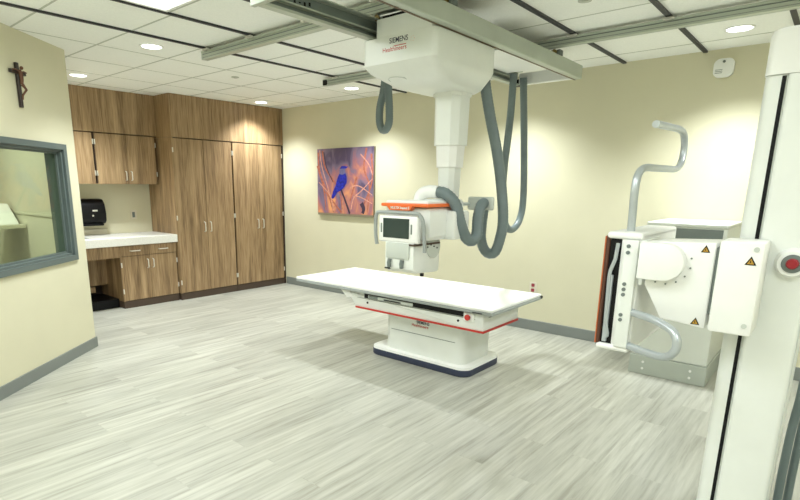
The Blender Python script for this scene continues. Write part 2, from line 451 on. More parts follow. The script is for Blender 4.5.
# booth lamp
t = thing('booth_ceiling_light', 'square ceiling light inside the booth behind the window', 'ceiling light', (-5.9, .6, H))
obj('diffuser', box(B(), -6.2, -5.6, .3, .9, H-.02, H-.001), 'troffer', t)
ld = bpy.data.lights.new('booth_lamp', 'AREA'); ld.size = .5; ld.energy = 34; ld.color = (1, 1, .92)
lo = bpy.data.objects.new('lamp', ld); COL.objects.link(lo); lo.parent = t; lo.location = (0, 0, -.03)
# small round ceiling fittings
for (x, y, lb) in ((-4.93, 3.506, 'tiny round ceiling sprinkler cover above the cabinets'), (-1.343, 3.477, 'small round sprinkler cover at the top edge, right of the ceiling beams')):
    tag(obj('sprinkler_cover', cyl(cyl(B(), (x, y, H-.006), (x, y, H-.0005), .04), (x, y, H-.012), (x, y, H-.006), .018), 'tbar', None), lb, 'sprinkler')

# ------------------------------------------------------------------ ceiling tracks
def track(name, x0, x1, y, zb, label):
    t = thing(name, label, 'ceiling track', (x0, y, zb))
    zt = H-.016
    bm = B(); d = .045; zb += .012
    box(bm, x0, x1, y-.005, y+.004, zb, zt)                    # front web
    box(bm, x0, x1, y+.004, y+d, zt-.012, zt); box(bm, x0, x1, y+.004, y+d, zb, zb+.008)
    box(bm, x0, x1, y+d-.005, y+d, zb, zt)
    box(bm, x0, x1, y-.014, y-.005, zt-.018, zt-.006)
    box(bm, x0, x1, y-.011, y-.005, zb, zb+.010)
    obj('rail_profile', bm, 'alu', t)
    obj('groove', box(box(B(), x0+.01, x1-.01, y-.0065, y-.0052, zb+.036, zb+.042), x0+.01, x1-.01, y-.0065, y-.0052, zb+.014, zb+.017), 'aludark', t)
    obj('end_cap', box(B(), x0-.008, x0-.001, y-.008, y+d, zb+.004, zt-.004, .002, 1), 'black' if y > 3 else 'pale', t)
    if y > 3: obj('end_block', box(B(), x0, x0+.06, y-.016, y-.006, zb, zt-.01, .002, 1), 'black', t)
    for x in (-4.09, -3.485, -2.87, -2.26, -1.65, -1.03, -.42, .19):
        if x > x0-.06: obj('mounting_clamp', box(box(B(), x-.035+.03*(x < -4), x+.035+.03*(x < -4), y-.045, y-.015, H-.030, H-.016, .004, 1), x-.02+.03*(x < -4), x+.02+.03*(x < -4), y-.05, y-.02, H-.034, H-.030), 'steel', t)
    return t
track('ceiling_track', -4.16, .95, 2.645, 2.497, 'grey aluminium ceiling track nearest the viewer, crossing at the top left')
track('ceiling_track', -4.25, .95, 4.123, 2.505, 'grey aluminium ceiling track farther back, parallel to the picture wall')

# travelling bridge: two beams, two end plates
bz0, bz1 = 2.36, 2.462
br = thing('ceiling_bridge', 'aluminium bridge frame of two long beams hanging under the ceiling tracks', 'ceiling rail', (-2.02, 3.3, bz0))
bm = B()
BE = 4.60
box(bm, -2.312, -2.304, 1.80, BE, bz0, bz1+.02); box(bm, -2.304, -2.262, 1.80, BE, bz0, bz0+.006); box(bm, -2.304, -2.262, 1.80, BE, bz1+.014, bz1+.02)
box(bm, -2.268, -2.262, 1.80, BE, bz0+.006, bz0+.014); box(bm, -2.304, -2.28, 1.80, BE, bz0+.05, bz0+.058)
obj('beam', bm, 'alu', br, label='left aluminium beam with an open channel')
obj('beam_groove', box(box(B(), -2.3035, -2.300, 1.83, BE-.02, bz0+.010, bz0+.046), -2.3035, -2.300, 1.83, BE-.02, bz0+.062, bz1+.01), 'aludark', br)
for k in range(6):
    bm = B(); box(bm, -2.2998, -2.298, 1.95+k*.035, 1.962+k*.035, bz0+.068+.006*(k % 2), bz0+.080+.006*(k % 3))
    obj('rail_marking', bm, 'black', br)
obj('beam_end_cap', box(B(), -2.316, -2.258, BE-.06, BE+.006, bz0-.002, bz0+.05, .003, 1), 'black', br)
obj('beam', box(B(), -1.80, -1.745, 1.80, 4.60, bz0, bz1, .004, 1), 'alu', br, label='right closed aluminium beam')
obj('beam_edge_strip', box(B(), -1.804, -1.792, 1.80, 4.60, bz0-.003, bz0-.0003), 'striptan', br, label='thin brown strip under the right beam')
obj('cross_plate', box(B(), -2.34, -1.735, 1.77, 1.80, bz0, bz1, .003, 1), 'alu', br)
obj('cross_plate', box(B(), -2.255, -1.805, 4.52, 4.58, bz0, bz1-.01, .003, 1), 'white2', br, label='white far cross plate')
obj('cable_tray', box(B(), -2.25, -1.84, 3.55, 4.30, bz0+.06, bz0+.07), 'white2', br)
for y in (2.70, 4.17):
    for x in (-2.287, -1.80):
        bm = B(); box(bm, x-.05, x+.05, y-.03, y+.03, bz1, 2.497 if y < 3 else 2.505, .005, 1)
        tr = obj('trolley', bm, 'darkgrey', br)
        obj('trolley_wheel', cyl(B(), (x+.01, y-.046, bz1+.026), (x+.01, y-.031, bz1+.026), .018), 'brass', tr)

# ------------------------------------------------------------------ x-ray carriage, column, tube head (one thing)
xr = thing('ceiling_xray_unit', 'white ceiling-hung x-ray carriage with telescopic column and tube head over the table', 'x-ray machine', (-2.03, 3.12, 2.36))
cx, cy = -2.06, 3.0
bm = B()
def ring(x0, x1, y0, y1, r, z): return (rrect((x0+x1)/2, (y0+y1)/2, (x1-x0)/2, (y1-y0)/2, r), z)
loft(bm, [ring(-2.165, -1.895, 2.96, 3.235, .05, 2.088),
          ring(-2.245, -1.850, 2.80, 3.24, .06, 2.104),
          ring(-2.318, -1.810, 2.63, 3.262, .045, 2.170),
          ring(-2.335, -1.797, 2.593, 3.27, .035, 2.206),
          ring(-2.335, -1.797, 2.593, 3.27, .035, 2.352)])
obj('carriage_housing', bm, 'white', xr, True)
obj('carriage_neck', box(B(), -2.225, -1.825, 2.595, 3.25, 2.350, 2.455, .006, 2), 'white', xr, True)
obj('neck_gap', box(B(), -2.20, -1.84, 2.62, 3.22, 2.4551, 2.475), 'black', xr)
text('maker_lettering', 'SIEMENS', .040, facing_cam_wall(-2.055, 2.5935, 2.322), 'ink', xr, width=.135, bold=.0006)
text('red_lettering', 'Healthineers', .034, facing_cam_wall(-2.085, 2.5935, 2.277), 'red', xr, width=.175, bold=.0004)
obj('red_lettering', box(B(), -2.09, -2.0, 2.592, 2.5948, 2.290, 2.294), 'red', xr)
bm = B()
for k in range(5): ball(bm, (-1.955+.013*math.cos(k*1.26), 2.594, 2.312+.013*math.sin(k*1.26)), .004, (1, .3, 1), 8)
obj('logo_dots', bm, 'orange', xr)
bm = B(); tube(bm, [(-2.155+.062*math.cos(a), 2.72+.05*math.sin(a), 2.1345-.17*(.05*math.sin(a))*1.0) for a in [2*PI*k/32 for k in range(33)]], .0022, 6)
obj('handle_recess_ring', bm, 'pale', xr)
def octo(cx, cy, w, d, c, z): return ([(cx+w-c, cy+d), (cx-w+c, cy+d), (cx-w, cy+d-c), (cx-w, cy-d+c), (cx-w+c, cy-d), (cx+w-c, cy-d), (cx+w, cy-d+c), (cx+w, cy+d-c)], z)
mx, my = -2.015, 3.12
obj('column_collar', loft(B(), [octo(mx, my, .106, .106, .045, 2.068), octo(mx, my, .110, .110, .045, 2.097)]), 'white', xr)
obj('column_section', loft(B(), [octo(mx, my, .094, .094, .04, 1.765), octo(mx, my, .098, .098, .042, 2.080)]), 'white', xr, label='widest upper column section')
obj('column_section', loft(B(), [octo(mx, my, .076, .076, .033, 1.625), octo(mx, my, .083, .083, .035, 1.775)]), 'white2', xr, label='middle column section')
obj('column_section', loft(B(), [octo(mx, my, .058, .058, .025, 1.30), octo(mx, my, .066, .066, .028, 1.632)]), 'white', xr, label='slim lower column section')
# tube arm and head
obj('head_yoke', box(B(), -2.13, -1.93, 2.90, 3.20, 1.18, 1.42, .03, 3), 'white', xr, True)
bm = B(); prism(bm, [(-2.265, 1.165), (-1.925, 1.165), (-1.90, 1.19), (-1.90, 1.345), (-1.92, 1.368), (-2.245, 1.368), (-2.265, 1.345)], 'xz', 2.745, 3.10, r=.008)
hd = obj('tube_housing', bm, 'white', xr, True)
obj('housing_top', box(B(), -2.25, -1.915, 2.74, 3.08, 1.388, 1.412, .010, 3), 'white2', xr, True)
bm = B(); box(bm, -2.268, -1.896, 2.712, 3.105, 1.374, 1.395, .006, 2)
bd = obj('orange_band', bm, 'orange', xr, True)
prism_pts = [(-2.215, 1.380), (-2.19, 1.352), (-2.03, 1.352), (-2.005, 1.380)]
obj('orange_name_plate', prism(B(), prism_pts, 'xz', 2.704, 2.745), 'orange', xr)
text('name_lettering', 'MULTIX Impact E', .022, facing_cam_wall(-2.105, 2.703, 1.367), 'white2', xr, width=.15, bold=.0005)
# display with grab frame
dp = obj('display_bezel', box(B(), -2.240, -1.925, 2.655, 2.70, 1.150, 1.322, .016, 3), 'white2', xr, True)
obj('screen', box(B(), -2.198, -1.990, 2.6515, 2.6550, 1.180, 1.303, .001, 1), 'screen', dp)
for x in (-2.218, -1.978): obj('bezel_button', box(B(), x, x+.010, 2.652, 2.656, 1.21, 1.27, .001, 1), 'aludark', dp)
obj('display_mount', box(B(), -2.17, -2.01, 2.70, 2.75, 1.20, 1.31), 'pale', xr)
gp = [(-2.258, 2.665, 1.130), (-2.266, 2.66, 1.20), (-2.266, 2.66, 1.30), (-2.255, 2.66, 1.328), (-2.225, 2.66, 1.338), (-1.955, 2.66, 1.338), (-1.920, 2.665, 1.326), (-1.900, 2.67, 1.295), (-1.893, 2.68, 1.22), (-1.893, 2.69, 1.10)]
obj('grab_frame', tube(B(), smooth_path(gp, 5), .012, 10), 'greyframe', xr, True)
# rear part of the tube assembly and cable plate
obj('rear_housing', box(B(), -1.95, -1.84, 2.93, 3.12, 1.165, 1.35, .02, 3), 'white', xr, True)
obj('cable_plate', box(B(), -1.965, -1.765, 3.285, 3.31, 1.345, 1.435, .016, 3), 'pale', xr, True)
obj('cable_arm', box(B(), -1.99, -1.94, 3.12, 3.30, 1.375, 1.395, .006, 2), 'pale', xr)
obj('hose_elbow', tube(B(), smooth_path([(-2.115, 2.93, 1.38), (-2.115, 2.93, 1.425), (-2.09, 2.93, 1.455), (-2.05, 2.94, 1.468), (-1.985, 2.95, 1.466)], 6), .041, 16), 'white2', xr, True)
# collimator
bm = B(); prism(bm, [(2.66, .985), (2.69, .962), (2.93, .95), (2.95, .97), (2.95, 1.165), (2.66, 1.165)], 'yz', -2.185, -1.955, r=.008)
co = obj('collimator', bm, 'white', xr, True)
obj('collimator_face', box(B(), -2.17, -1.985, 2.650, 2.662, 1.05, 1.15, .006, 2), 'pale', co, True)
obj('collimator_scale', cyl(B(), (-1.953, 2.87, 1.12), (-1.948, 2.87, 1.12), .075, n=36), 'pale', co, True)
for k in range(4):
    bm = B(); cyl(bm, (-1.950, 2.80+.035*k, 1.135-.012*abs(k-1)), (-1.944, 2.80+.035*k, 1.135-.012*abs(k-1)), .005, n=8)
    obj('scale_mark', bm, 'black', co)
for x in (-2.135, -2.035):
    obj('collimator_knob', tube(B(), [(x, 2.645, .992), (x, 2.640, 1.02), (x, 2.648, 1.045)], .013, 12, squash=.7), 'darkgrey', co, True)
obj('lens_slot', box(B(), -2.18, -2.14, 2.652, 2.665, .978, .986), 'black', co)
obj('lock_pin', box(B(), -1.975, -1.955, 2.76, 2.78, .935, .956, .002, 1), 'black', co)
obj('collimator_gap', box(B(), -2.15, -1.94, 2.652, 2.93, 1.138, 1.149), 'kick', co)
bm = B()
for k, (yy, zz) in enumerate(((2.93, 1.285), (2.955, 1.28), (2.945, 1.30))): box(bm, -1.8995, -1.898, yy, yy+.012, zz, zz+.012)
obj('warning_mark', bm, 'black', xr)

# hoses
def hose(pts, rad, label, parent=None):
    o = obj('cable_hose', hose_mesh(B(), pts, rad), 'hose', parent, True, label)
    if not parent: tag(o, label, 'hose')
    return o
hose([(-1.985, 2.95, 1.466), (-1.93, 2.96, 1.455), (-1.868, 2.98, 1.39), (-1.84, 3.0, 1.278), (-1.828, 3.05, 1.186), (-1.81, 3.10, 1.151), (-1.80, 3.15, 1.188), (-1.825, 3.20, 1.297), (-1.83, 3.24, 1.375), (-1.83, 3.285, 1.395)], .038,
     'short grey corrugated hose looping from the elbow to the cable plate', xr)
hose([(-1.865, 3.345, 1.37), (-1.882, 3.36, 1.27), (-1.882, 3.36, 1.14), (-1.845, 3.37, 1.055), (-1.785, 3.38, 1.05), (-1.750, 3.38, 1.14), (-1.738, 3.39, 1.272), (-1.768, 3.40, 1.482), (-1.812, 3.38, 1.739), (-1.86, 3.34, 1.98), (-1.895, 3.31, 2.20), (-1.90, 3.29, 2.40)], .037,
     'long grey corrugated hose hanging from the carriage in a deep loop', xr)
hose([(-2.2, 4.311, 2.41), (-2.2, 4.305, 2.129), (-2.2, 4.28, 1.887), (-2.2, 4.25, 1.642), (-2.2, 4.254, 1.351), (-2.2, 4.354, 1.166), (-2.2, 4.494, 1.133), (-2.2, 4.62, 1.225), (-2.2, 4.657, 1.432), (-2.2, 4.587, 1.908), (-2.2, 4.492, 2.41)], .031,
     'grey corrugated hose hanging in a long narrow loop from the far end', br)
hose([(-3.405, 4.15, 2.515), (-3.40, 4.15, 2.38), (-3.385, 4.15, 2.24), (-3.383, 4.15, 2.11), (-3.41, 4.15, 2.045), (-3.445, 4.15, 2.03), (-3.48, 4.15, 2.05), (-3.505, 4.15, 2.12), (-3.50, 4.15, 2.245), (-3.46, 4.15, 2.38), (-3.44, 4.15, 2.515)], .038,
     'short grey hose loop dangling from the back ceiling track left of the column')

# ------------------------------------------------------------------ patient table
tb = thing('xray_table', 'white x-ray patient table with red edge line on a pedestal with dark blue-grey foot', 'table', (-2.5, 3.8, 0))
obj('base_bumper', loft(B(), [(rrect(-2.555, 3.82, .505, .285, .09), 0), (rrect(-2.555, 3.82, .512, .292, .09), .01), (rrect(-2.555, 3.82, .512, .292, .09), .058)]), 'navy', tb, True)
obj('base_cover', loft(B(), [(rrect(-2.555, 3.82, .510, .290, .09), .058), (rrect(-2.555, 3.82, .508, .288, .09), .078), (rrect(-2.555, 3.82, .49, .27, .08), .088)]), 'white2', tb, True)
obj('pedestal', loft(B(), [(rrect(-2.51, 3.80, .405, .235, .07), .08), (rrect(-2.51, 3.80, .405, .235, .07), .30), (rrect(-2.50, 3.80, .415, .235, .07), .46)]), 'white', tb, True)
obj('pedestal_seam', box(B(), -2.84, -2.18, 3.562, 3.5655, .268, .272), 'darkgrey', tb)
bm = B(); prism(bm, [(-3.26, .575), (-3.14, .445), (-1.885, .435), (-1.86, .445), (-1.86, .585), (-3.26, .585)], 'xz', 3.425, 4.0, r=.01)
fr = obj('table_frame', bm, 'white', tb, True)
bm = B(); box(bm, -3.14, -1.862, 3.417, 3.427, .437, .452); box(bm, -1.866, -1.852, 3.417, 3.99, .437, .452)
obj('red_line', bm, 'red', tb)
obj('film_slot', box(B(), -3.03, -2.03, 3.414, 3.43, .542, .583), 'black', tb)
dr = obj('detector_tray', box(B(), -2.98, -2.50, 3.405, 3.44, .545, .572, .003, 1), 'pale', tb)
obj('tray_handle', box(B(), -2.80, -2.62, 3.398, 3.406, .552, .562, .002, 1), 'black', dr)
obj('tray_panel', box(B(), -2.97, -2.87, 3.402, 3.406, .548, .57), 'aludark', dr)
obj('frame_seam', box(B(), -3.12, -1.93, 3.421, 3.4245, .532, .535), 'darkgrey', tb)
obj('end_seam', box(B(), -1.8602, -1.858, 3.50, 3.9, .545, .549), 'darkgrey', tb)
sp = obj('stop_button_plate', box(B(), -2.025, -1.935, 3.410, 3.428, .512, .578, .006, 2), 'white2', tb, True)
obj('stop_button', cyl(cyl(B(), (-1.98, 3.412, .545), (-1.98, 3.398, .545), .017), (-1.98, 3.398, .545), (-1.98, 3.390, .545), .023), 'red', sp, True)
for x in (-3.0, -2.075):
    obj('frame_screw', cyl(B(), (x, 3.428, .500), (x, 3.419, .500), .009, n=12), 'black', tb)
text('maker_lettering', 'SIEMENS', .036, facing_cam_wall(-2.50, 3.5635, .375), 'ink', tb, width=.13, bold=.0005)
text('red_lettering', 'Healthineers', .034, facing_cam_wall(-2.53, 3.5635, .345), 'red', tb, width=.17, bold=.0003)
bm = B(); box(bm, -3.90, -1.775, 3.383, 4.235, .611, .633, .006, 2)
obj('tabletop', bm, 'white2', tb, True)
bm = B(); box(bm, -3.895, -1.77, 3.380, 3.402, .588, .610, .004, 1); box(bm, -3.895, -1.77, 4.218, 4.24, .588, .610, .004, 1); box(bm, -1.79, -1.768, 3.403, 4.217, .588, .610, .004, 1)
obj('accessory_rail', bm, 'greyframe', tb)
obj('rail_knob', box(box(B(), -1.80, -1.765, 4.205, 4.245, .592, .618, .006, 1), -1.93, -1.85, 3.374, 3.384, .594, .600), 'black', tb)
obj('end_bracket', prism(B(), [(-3.34, .592), (-3.22, .592), (-3.17, .53), (-3.25, .515)], 'xz', 3.418, 3.60, r=.004), 'white2', tb)
obj('table_underside', box(B(), -3.85, -1.83, 3.41, 4.21, .589, .611), 'pale', tb)

# ------------------------------------------------------------------ wall picture
ar = thing('bird_picture', 'unframed square canvas print of a blue bird on a twig among orange stems', 'picture', (-5.10, YB, 1.10))
ax0, ax1, az0, az1 = -5.605, -4.56, 1.10, 1.995
obj('canvas', box(B(), ax0, ax1, YB-.035, YB-.002, az0, az1, .003, 1), 'canvasedge', ar)
obj('print', box(B(), ax0+.002, ax1-.002, YB-.0362, YB-.0352, az0+.03, az1), 'art', ar)
def ap(u_, v_): return (ax0+(ax1-ax0)*u_, az0+(az1-az0)*(1-v_))     # u right, v down, 0..1
def flat(name, pts, m, d):
    return obj(name, prism(B(), [ap(*p) for p in pts], 'xz', YB-.0362-d, YB-.0362-d+.0006), m, ar)
def streak(bm, pts, w0, w1, d):
    pts = [Vector((*ap(*p), 0)) for p in pts]
    P = [Vector((p.x, p.y)) for p in smooth_path([(p.x, p.y, 0) for p in pts], 6)]
    L = []; Rr = []
    for i, p in enumerate(P):
        dd = (P[min(i+1, len(P)-1)]-P[max(i-1, 0)]).normalized(); n = Vector((-dd.y, dd.x)); wd = w0+(w1-w0)*i/len(P)
        L.append(p+n*wd); Rr.append(p-n*wd)
    prism(bm, [tuple(q) for q in L+Rr[::-1]], 'xz', YB-.0362-d, YB-.0362-d+.0005)
bm = B()
for i, s in enumerate((((.02, .05), (.05, .35), (.22, .72), (.30, 1.0-.05)), ((.10, .03), (.16, .3), (.40, .6), (.46, .9)), ((.0, .25), (.12, .6), (.16, .93)), ((.88, .02), (.84, .3), (.93, .55), (.90, .93)), ((.96, .1), (.97, .5), (.8, .9)), ((.72, .42), (.66, .6), (.60, .78)), ((.45, .95), (.30, .8), (.12, .62)))):
    streak(bm, s, .016, .008, .0004+i*.0001)
obj('printed_stems', bm, 'stem', ar)
bm = B()
for i, s in enumerate((((.05, .02), (.10, .3), (.30, .85)), ((.60, .58), (.75, .55), (.98, .68)), ((.66, .72), (.8, .62), (.98, .45)), ((.78, .1), (.92, .25), (.98, .4)), ((.3, .93), (.24, .7), (.03, .5)), ((.62, .9), (.7, .7), (.98, .8)))):
    streak(bm, s, .010, .005, .0012+i*.0001)
obj('printed_grass', bm, 'stempink', ar)
bm = B()
streak(bm, [(.44, .60), (.51, .75), (.60, .96)], .013, .017, .002); streak(bm, [(.13, .05), (.18, .28), (.30, .50)], .009, .006, .0021)
obj('printed_twig', bm, 'twig', ar)
bm = B(); streak(bm, [(.80, .80), (.84, .88), (.82, .95)], .035, .02, .0022)
obj('printed_seed_head', bm, 'twig', ar)
flat('printed_bird', [(0.265, .73), (0.295, .64), (0.345, .55), (0.375, .45), (0.415, .37), (0.465, .33), (0.515, .35), (0.545, .42), (0.545, .50), (0.505, .57), (0.445, .62), (0.375, .65), (0.315, .735), (0.285, .75)], 'bird', .0028)
flat('printed_bird_head', [(0.415, .38), (0.420, .30), (0.455, .265), (0.505, .265), (0.535, .29), (0.520, .33), (0.515, .37), (0.475, .39)], 'birdlight', .003)
flat('printed_bird_head', [(0.420, .30), (0.455, .262), (0.505, .262), (0.575, .275), (0.535, .298), (0.475, .30)], 'bird', .0034)

# ------------------------------------------------------------------ small wall items
t = thing('wall_outlet', 'red electrical outlet low on the far wall behind the table end', 'outlet', (-2.335, YB, .46))
obj('plate', box(B(), -2.375, -2.295, YB-.008, YB-.0005, .405, .52, .002, 1), 'beige', t)
obj('receptacle', box(box(B(), -2.352, -2.318, YB-.011, YB-.008, .418, .452, .004, 1), -2.352, -2.318, YB-.011, YB-.008, .472, .506, .004, 1), 'outletred', t)
t = thing('wall_alarm', 'round-cornered white alarm device high on the far wall at the right', 'alarm', (-.885, YB, 2.37))
bm = B(); prism(bm, [(p[0], p[1]) for p in rrect(-.885, 2.445, .070, .070, .045)], 'xz', YB-.045, YB-.0005, r=.004)
obj('housing', bm, 'white2', t, True)
bm = B()
for k in range(3): box(bm, -.94, -.89, YB-.0465, YB-.0452, 2.405+.012*k, 2.409+.012*k)
obj('vent_slots', bm, 'darkgrey', t)
obj('sensor_dot', cyl(B(), (-.885, YB-.0452, 2.49), (-.885, YB-.052, 2.49), .010, n=12), 'darkgrey', t)

# crucifix on angled wall
t = thing('crucifix', 'dark wooden crucifix with bronze figure high on the angled wall', 'crucifix', LW @ Vector((.67, 0, 2.05)))
bm = B(); box(bm, .655, .682, -.024, -.002, 2.045, 2.355, .003, 1, mtx=LW); box(bm, .585, .752, -.026, -.004, 2.275, 2.300, .003, 1, mtx=LW)
obj('cross', bm, 'crosswood', t)
bm = B()
def lw(s, d, z): return LW @ Vector((s, d, z))
tube(bm, [lw(.669, -.034, 2.305), lw(.668, -.04, 2.28), lw(.668, -.042, 2.24), lw(.668, -.036, 2.205)], .014, 8, rfun=lambda i: (.008, .014, .012, .012)[i])
ball(bm, lw(.664, -.046, 2.318), .013, n=10)
tube(bm, [lw(.668, -.040, 2.205), lw(.655, -.058, 2.17), lw(.668, -.034, 2.13), lw(.668, -.032, 2.10)], .009, 8, rfun=lambda i: (.013, .009, .007, .005)[i])
tube(bm, [lw(.668, -.038, 2.285), lw(.63, -.036, 2.300), lw(.59, -.030, 2.297)], .005, 6); tube(bm, [lw(.668, -.038, 2.285), lw(.71, -.036, 2.300), lw(.745, -.030, 2.297)], .005, 6)
obj('figure', bm, 'bronze', t, True)

# ------------------------------------------------------------------ cabinets
XT = -6.38; XU = -6.74; XBs = -6.42
def pull(name, x, y, z, length, parent, horiz=False):
    d = .028
    pts = [(x, y, z-length/2), (x+d*.8, y, z-length/2+.006), (x+d, y, z-length/2+.02), (x+d, y, z+length/2-.02), (x+d*.8, y, z+length/2-.006), (x, y, z+length/2)]
    if horiz: pts = [(p[0], y+(p[2]-z), z) for p in pts]
    return obj(name, tube(B(), smooth_path(pts, 3), .0065, 8), 'steel', parent, True)
def hinge(x, y, z, parent): return obj('hinge', box(B(), x+.001, x+.014, y-.006, y+.006, z-.03, z+.03, .002, 1), 'steel', parent)
def door_pair(t, x, y0, y1, z0, z1, hz, hl=.12, off=.045):
    ym = (y0+y1)/2
    for i, (a, b) in enumerate(((y0+.010, ym-.002), (ym+.002, y1-.010))):
        d = obj('door', box(B(), x-.02, x, a, b, z0, z1, .0015, 1), 'wood', t)
        yh = ym-off if i == 0 else ym+off
        pull('door_handle', x, yh, hz, hl, d)
        ye = y0+.0065 if i == 0 else y1-.0065
        for z in ((z0+.12, z1-.10) if z1-z0 < 1.2 else (z0+.14, (z0+z1)/2, z1-.14)): hinge(x-.004, ye, z, d)
def carcass(t, x0, x1, y0, y1, z0, z1): return obj('carcass', box(B(), x0, x1, y0, y1, z0, z1), 'woodedge', t)
for (y0, y1, lb) in ((3.545, 4.427, 'tall two-door walnut cabinet next to the countertop'), (4.430, 5.305, 'tall two-door walnut cabinet in the corner under the downlight')):
    t = thing('tall_cabinet', lb, 'cabinet', (-6.7, (y0+y1)/2, 0), 'tall walnut cabinets')
    carcass(t, XA+.005, XT-.021, y0+(.02 if y0 < 4 else 0), y1, .09, 2.075)
    if y0 < 4: obj('side_panel', box(B(), XA+.005, XT-.002, y0-.002, y0+.019, .09, 2.075), 'wood', t)
    door_pair(t, XT, y0, y1, .095, 2.065, .95, .13)
    obj('toe_kick', box(B(), XA+.005, XT-.005, y0+.002, y1-.001, 0, .088), 'kick', t)
tag(obj('end_filler', box(B(), XT-.4, XT-.002, 5.306, YB-.002, 0, 2.075), 'woodedge'), 'dark narrow filler strip between the last tall cabinet and the far wall', 'filler strip')
tag(obj('wood_fascia', box(B(), XA+.005, XT, 3.545, YB-.002, 2.079, H-.002), 'wood'), 'walnut fascia board between the tall cabinets and the ceiling', 'fascia')
tag(obj('wood_fascia', box(B(), XA+.005, XU, 1.93, 3.543, 2.10, H-.002), 'wood'), 'walnut fascia board above the short upper cabinets', 'fascia')
for (y0, y1, lb) in ((1.95, 2.745, 'upper walnut cabinet partly hidden by the angled wall'), (2.755, 3.52, 'upper walnut two-door cabinet left of the tall cabinets')):
    t = thing('upper_cabinet', lb, 'cabinet', (-6.9, (y0+y1)/2, 1.5), 'short upper walnut cabinets')
    carcass(t, XA+.005, XU-.021, y0, y1, 1.508, 2.095)
    obj('bottom_panel', box(B(), XA+.005, XU-.002, y0, y1, 1.50, 1.508), 'wood', t)
    door_pair(t, XU, y0, y1, 1.506, 2.088, 1.60, .11, .035)
# base cabinet
t = thing('base_cabinet', 'walnut base cabinet with two drawers above two doors under the white counter', 'cabinet', (-6.7, 3.17, 0))
carcass(t, XA+.005, XBs-.021, 2.815, 3.53, .09, .772)
obj('side_panel', box(B(), XA+.005, XBs-.002, 2.795, 2.814, .09, .772), 'wood', t)
for a, b in ((2.80, 3.163), (3.167, 3.53)):
    d = obj('drawer', box(B(), XBs-.02, XBs, a, b, .645, .768, .0015, 1), 'wood', t); pull('drawer_handle', XBs, (a+b)/2, .706, .12, d, True)
door_pair(t, XBs, 2.797, 3.533, .095, .640, .535, .11, .035)
obj('toe_kick', box(B(), XA+.005, XBs-.004, 2.80, 3.53, 0, .09), 'kick', t)
# knee space
t = thing('knee_space_panel', 'walnut apron and recessed back panel of the open knee space under the counter', 'panel', (-6.7, 2.3, 0))
obj('apron', box(B(), XBs-.02, XBs, 1.93, 2.793, .635, .772), 'wood', t)
obj('back_panel', box(B(), -6.85, -6.83, 1.93, 2.793, .26, .772), 'wood', t)
obj('pipe_box', box(B(), XA+.01, -6.80, 2.38, 2.62, .18, .245), 'wood', t)
obj('floor_box', box(B(), XA+.005, -6.56, 1.93, 2.793, 0, .11), 'black', t)  # black box in place of a dark patch beneath the counter
obj('shade_back', box(B(), XA+.002, XA+.01, 1.93, 2.793, .11, .77), 'woodedge', t)  # dark sheet puts the shade of the recess into its colour
# counter
t = thing('countertop', 'white laminate countertop with sink and low backsplash', 'countertop', (-6.7, 2.74, .77))
obj('worktop', box(B(), XA+.003, -6.385, 1.93, 3.542, .775, .872, .006, 2), 'counter', t)
obj('backsplash', box(B(), XA+.002, XA+.02, 1.93, 2.93, .872, .945, .003, 1), 'beige', t)
sk = obj('sink_rim', box(B(), -6.90, -6.50, 2.05, 2.52, .872, .877, .002, 1), 'steel', t)
obj('sink_bowl', box(B(), -6.88, -6.52, 2.07, 2.50, .8771, .8785), 'darkgrey', sk)
# towel dispenser
t = thing('paper_towel_dispenser', 'black paper towel dispenser on the wall above the counter', 'dispenser', (XA, 2.72, .98))
bm = B(); prism(bm, [(XA+.001, 1.02), (XA+.17, 1.02), (XA+.205, 1.06), (XA+.21, 1.15), (XA+.185, 1.26), (XA+.13, 1.315), (XA+.001, 1.32)], 'xz', 2.50, 2.865, r=.014)
obj('cover', bm, 'black', t, True)
obj('paper_slot', box(B(), XA+.03, XA+.19, 2.53, 2.83, .995, 1.021, .005, 1), 'black', t)
obj('logo_plate', box(B(), XA+.203, XA+.208, 2.70, 2.76, 1.17, 1.19, .002, 1, mtx=None), 'steel', t)
obj('lock', cyl(B(), (XA+.205, 2.70, 1.12), (XA+.214, 2.70, 1.12), .011, n=12), 'steel', t)
t = thing('light_switch', 'light switch plate on the wall above the white counter', 'switch', (XA, 3.28, 1.125))
obj('plate', box(B(), XA+.0005, XA+.007, 3.255, 3.34, 1.045, 1.165, .003, 1), 'beige', t)
obj('rocker', box(B(), XA+.007, XA+.012, 3.28, 3.315, 1.07, 1.14, .002, 1), 'darkgrey', t)

# ------------------------------------------------------------------ booth contents, added as a guess for reflections seen in the glass
t = thing('booth_standin_counter', 'guessed pale green counter in the booth, standing in for window reflections', 'counter', (-5.9, 1.6, 0))
obj('worktop', box(B(), -6.9, -6.15, 1.42, 1.765, 1.06, 1.09), 'boothwall', t)
obj('front_panel', box(B(), -6.9, -6.17, 1.46, 1.48, 0, 1.06), 'boothwall', t)
obj('cupboard_door', box(B(), -6.75, -6.22, 1.43, 1.458, .45, .97, .006, 1), 'white2', t)
t = thing('booth_standin_machine', 'guessed white slant-topped machine on the booth counter, standing in for window reflections', 'office machine', (-5.9, 1.6, 1.09))
bm = B(); prism(bm, [(-6.75, 1.0905), (-6.25, 1.0905), (-6.28, 1.12), (-6.55, 1.29), (-6.75, 1.29)], 'xz', 1.50, 1.74, r=.01)
obj('body', bm, 'white2', t)
obj('front_slot', box(B(), -6.65, -6.35, 1.494, 1.499, 1.115, 1.125), 'darkgrey', t)

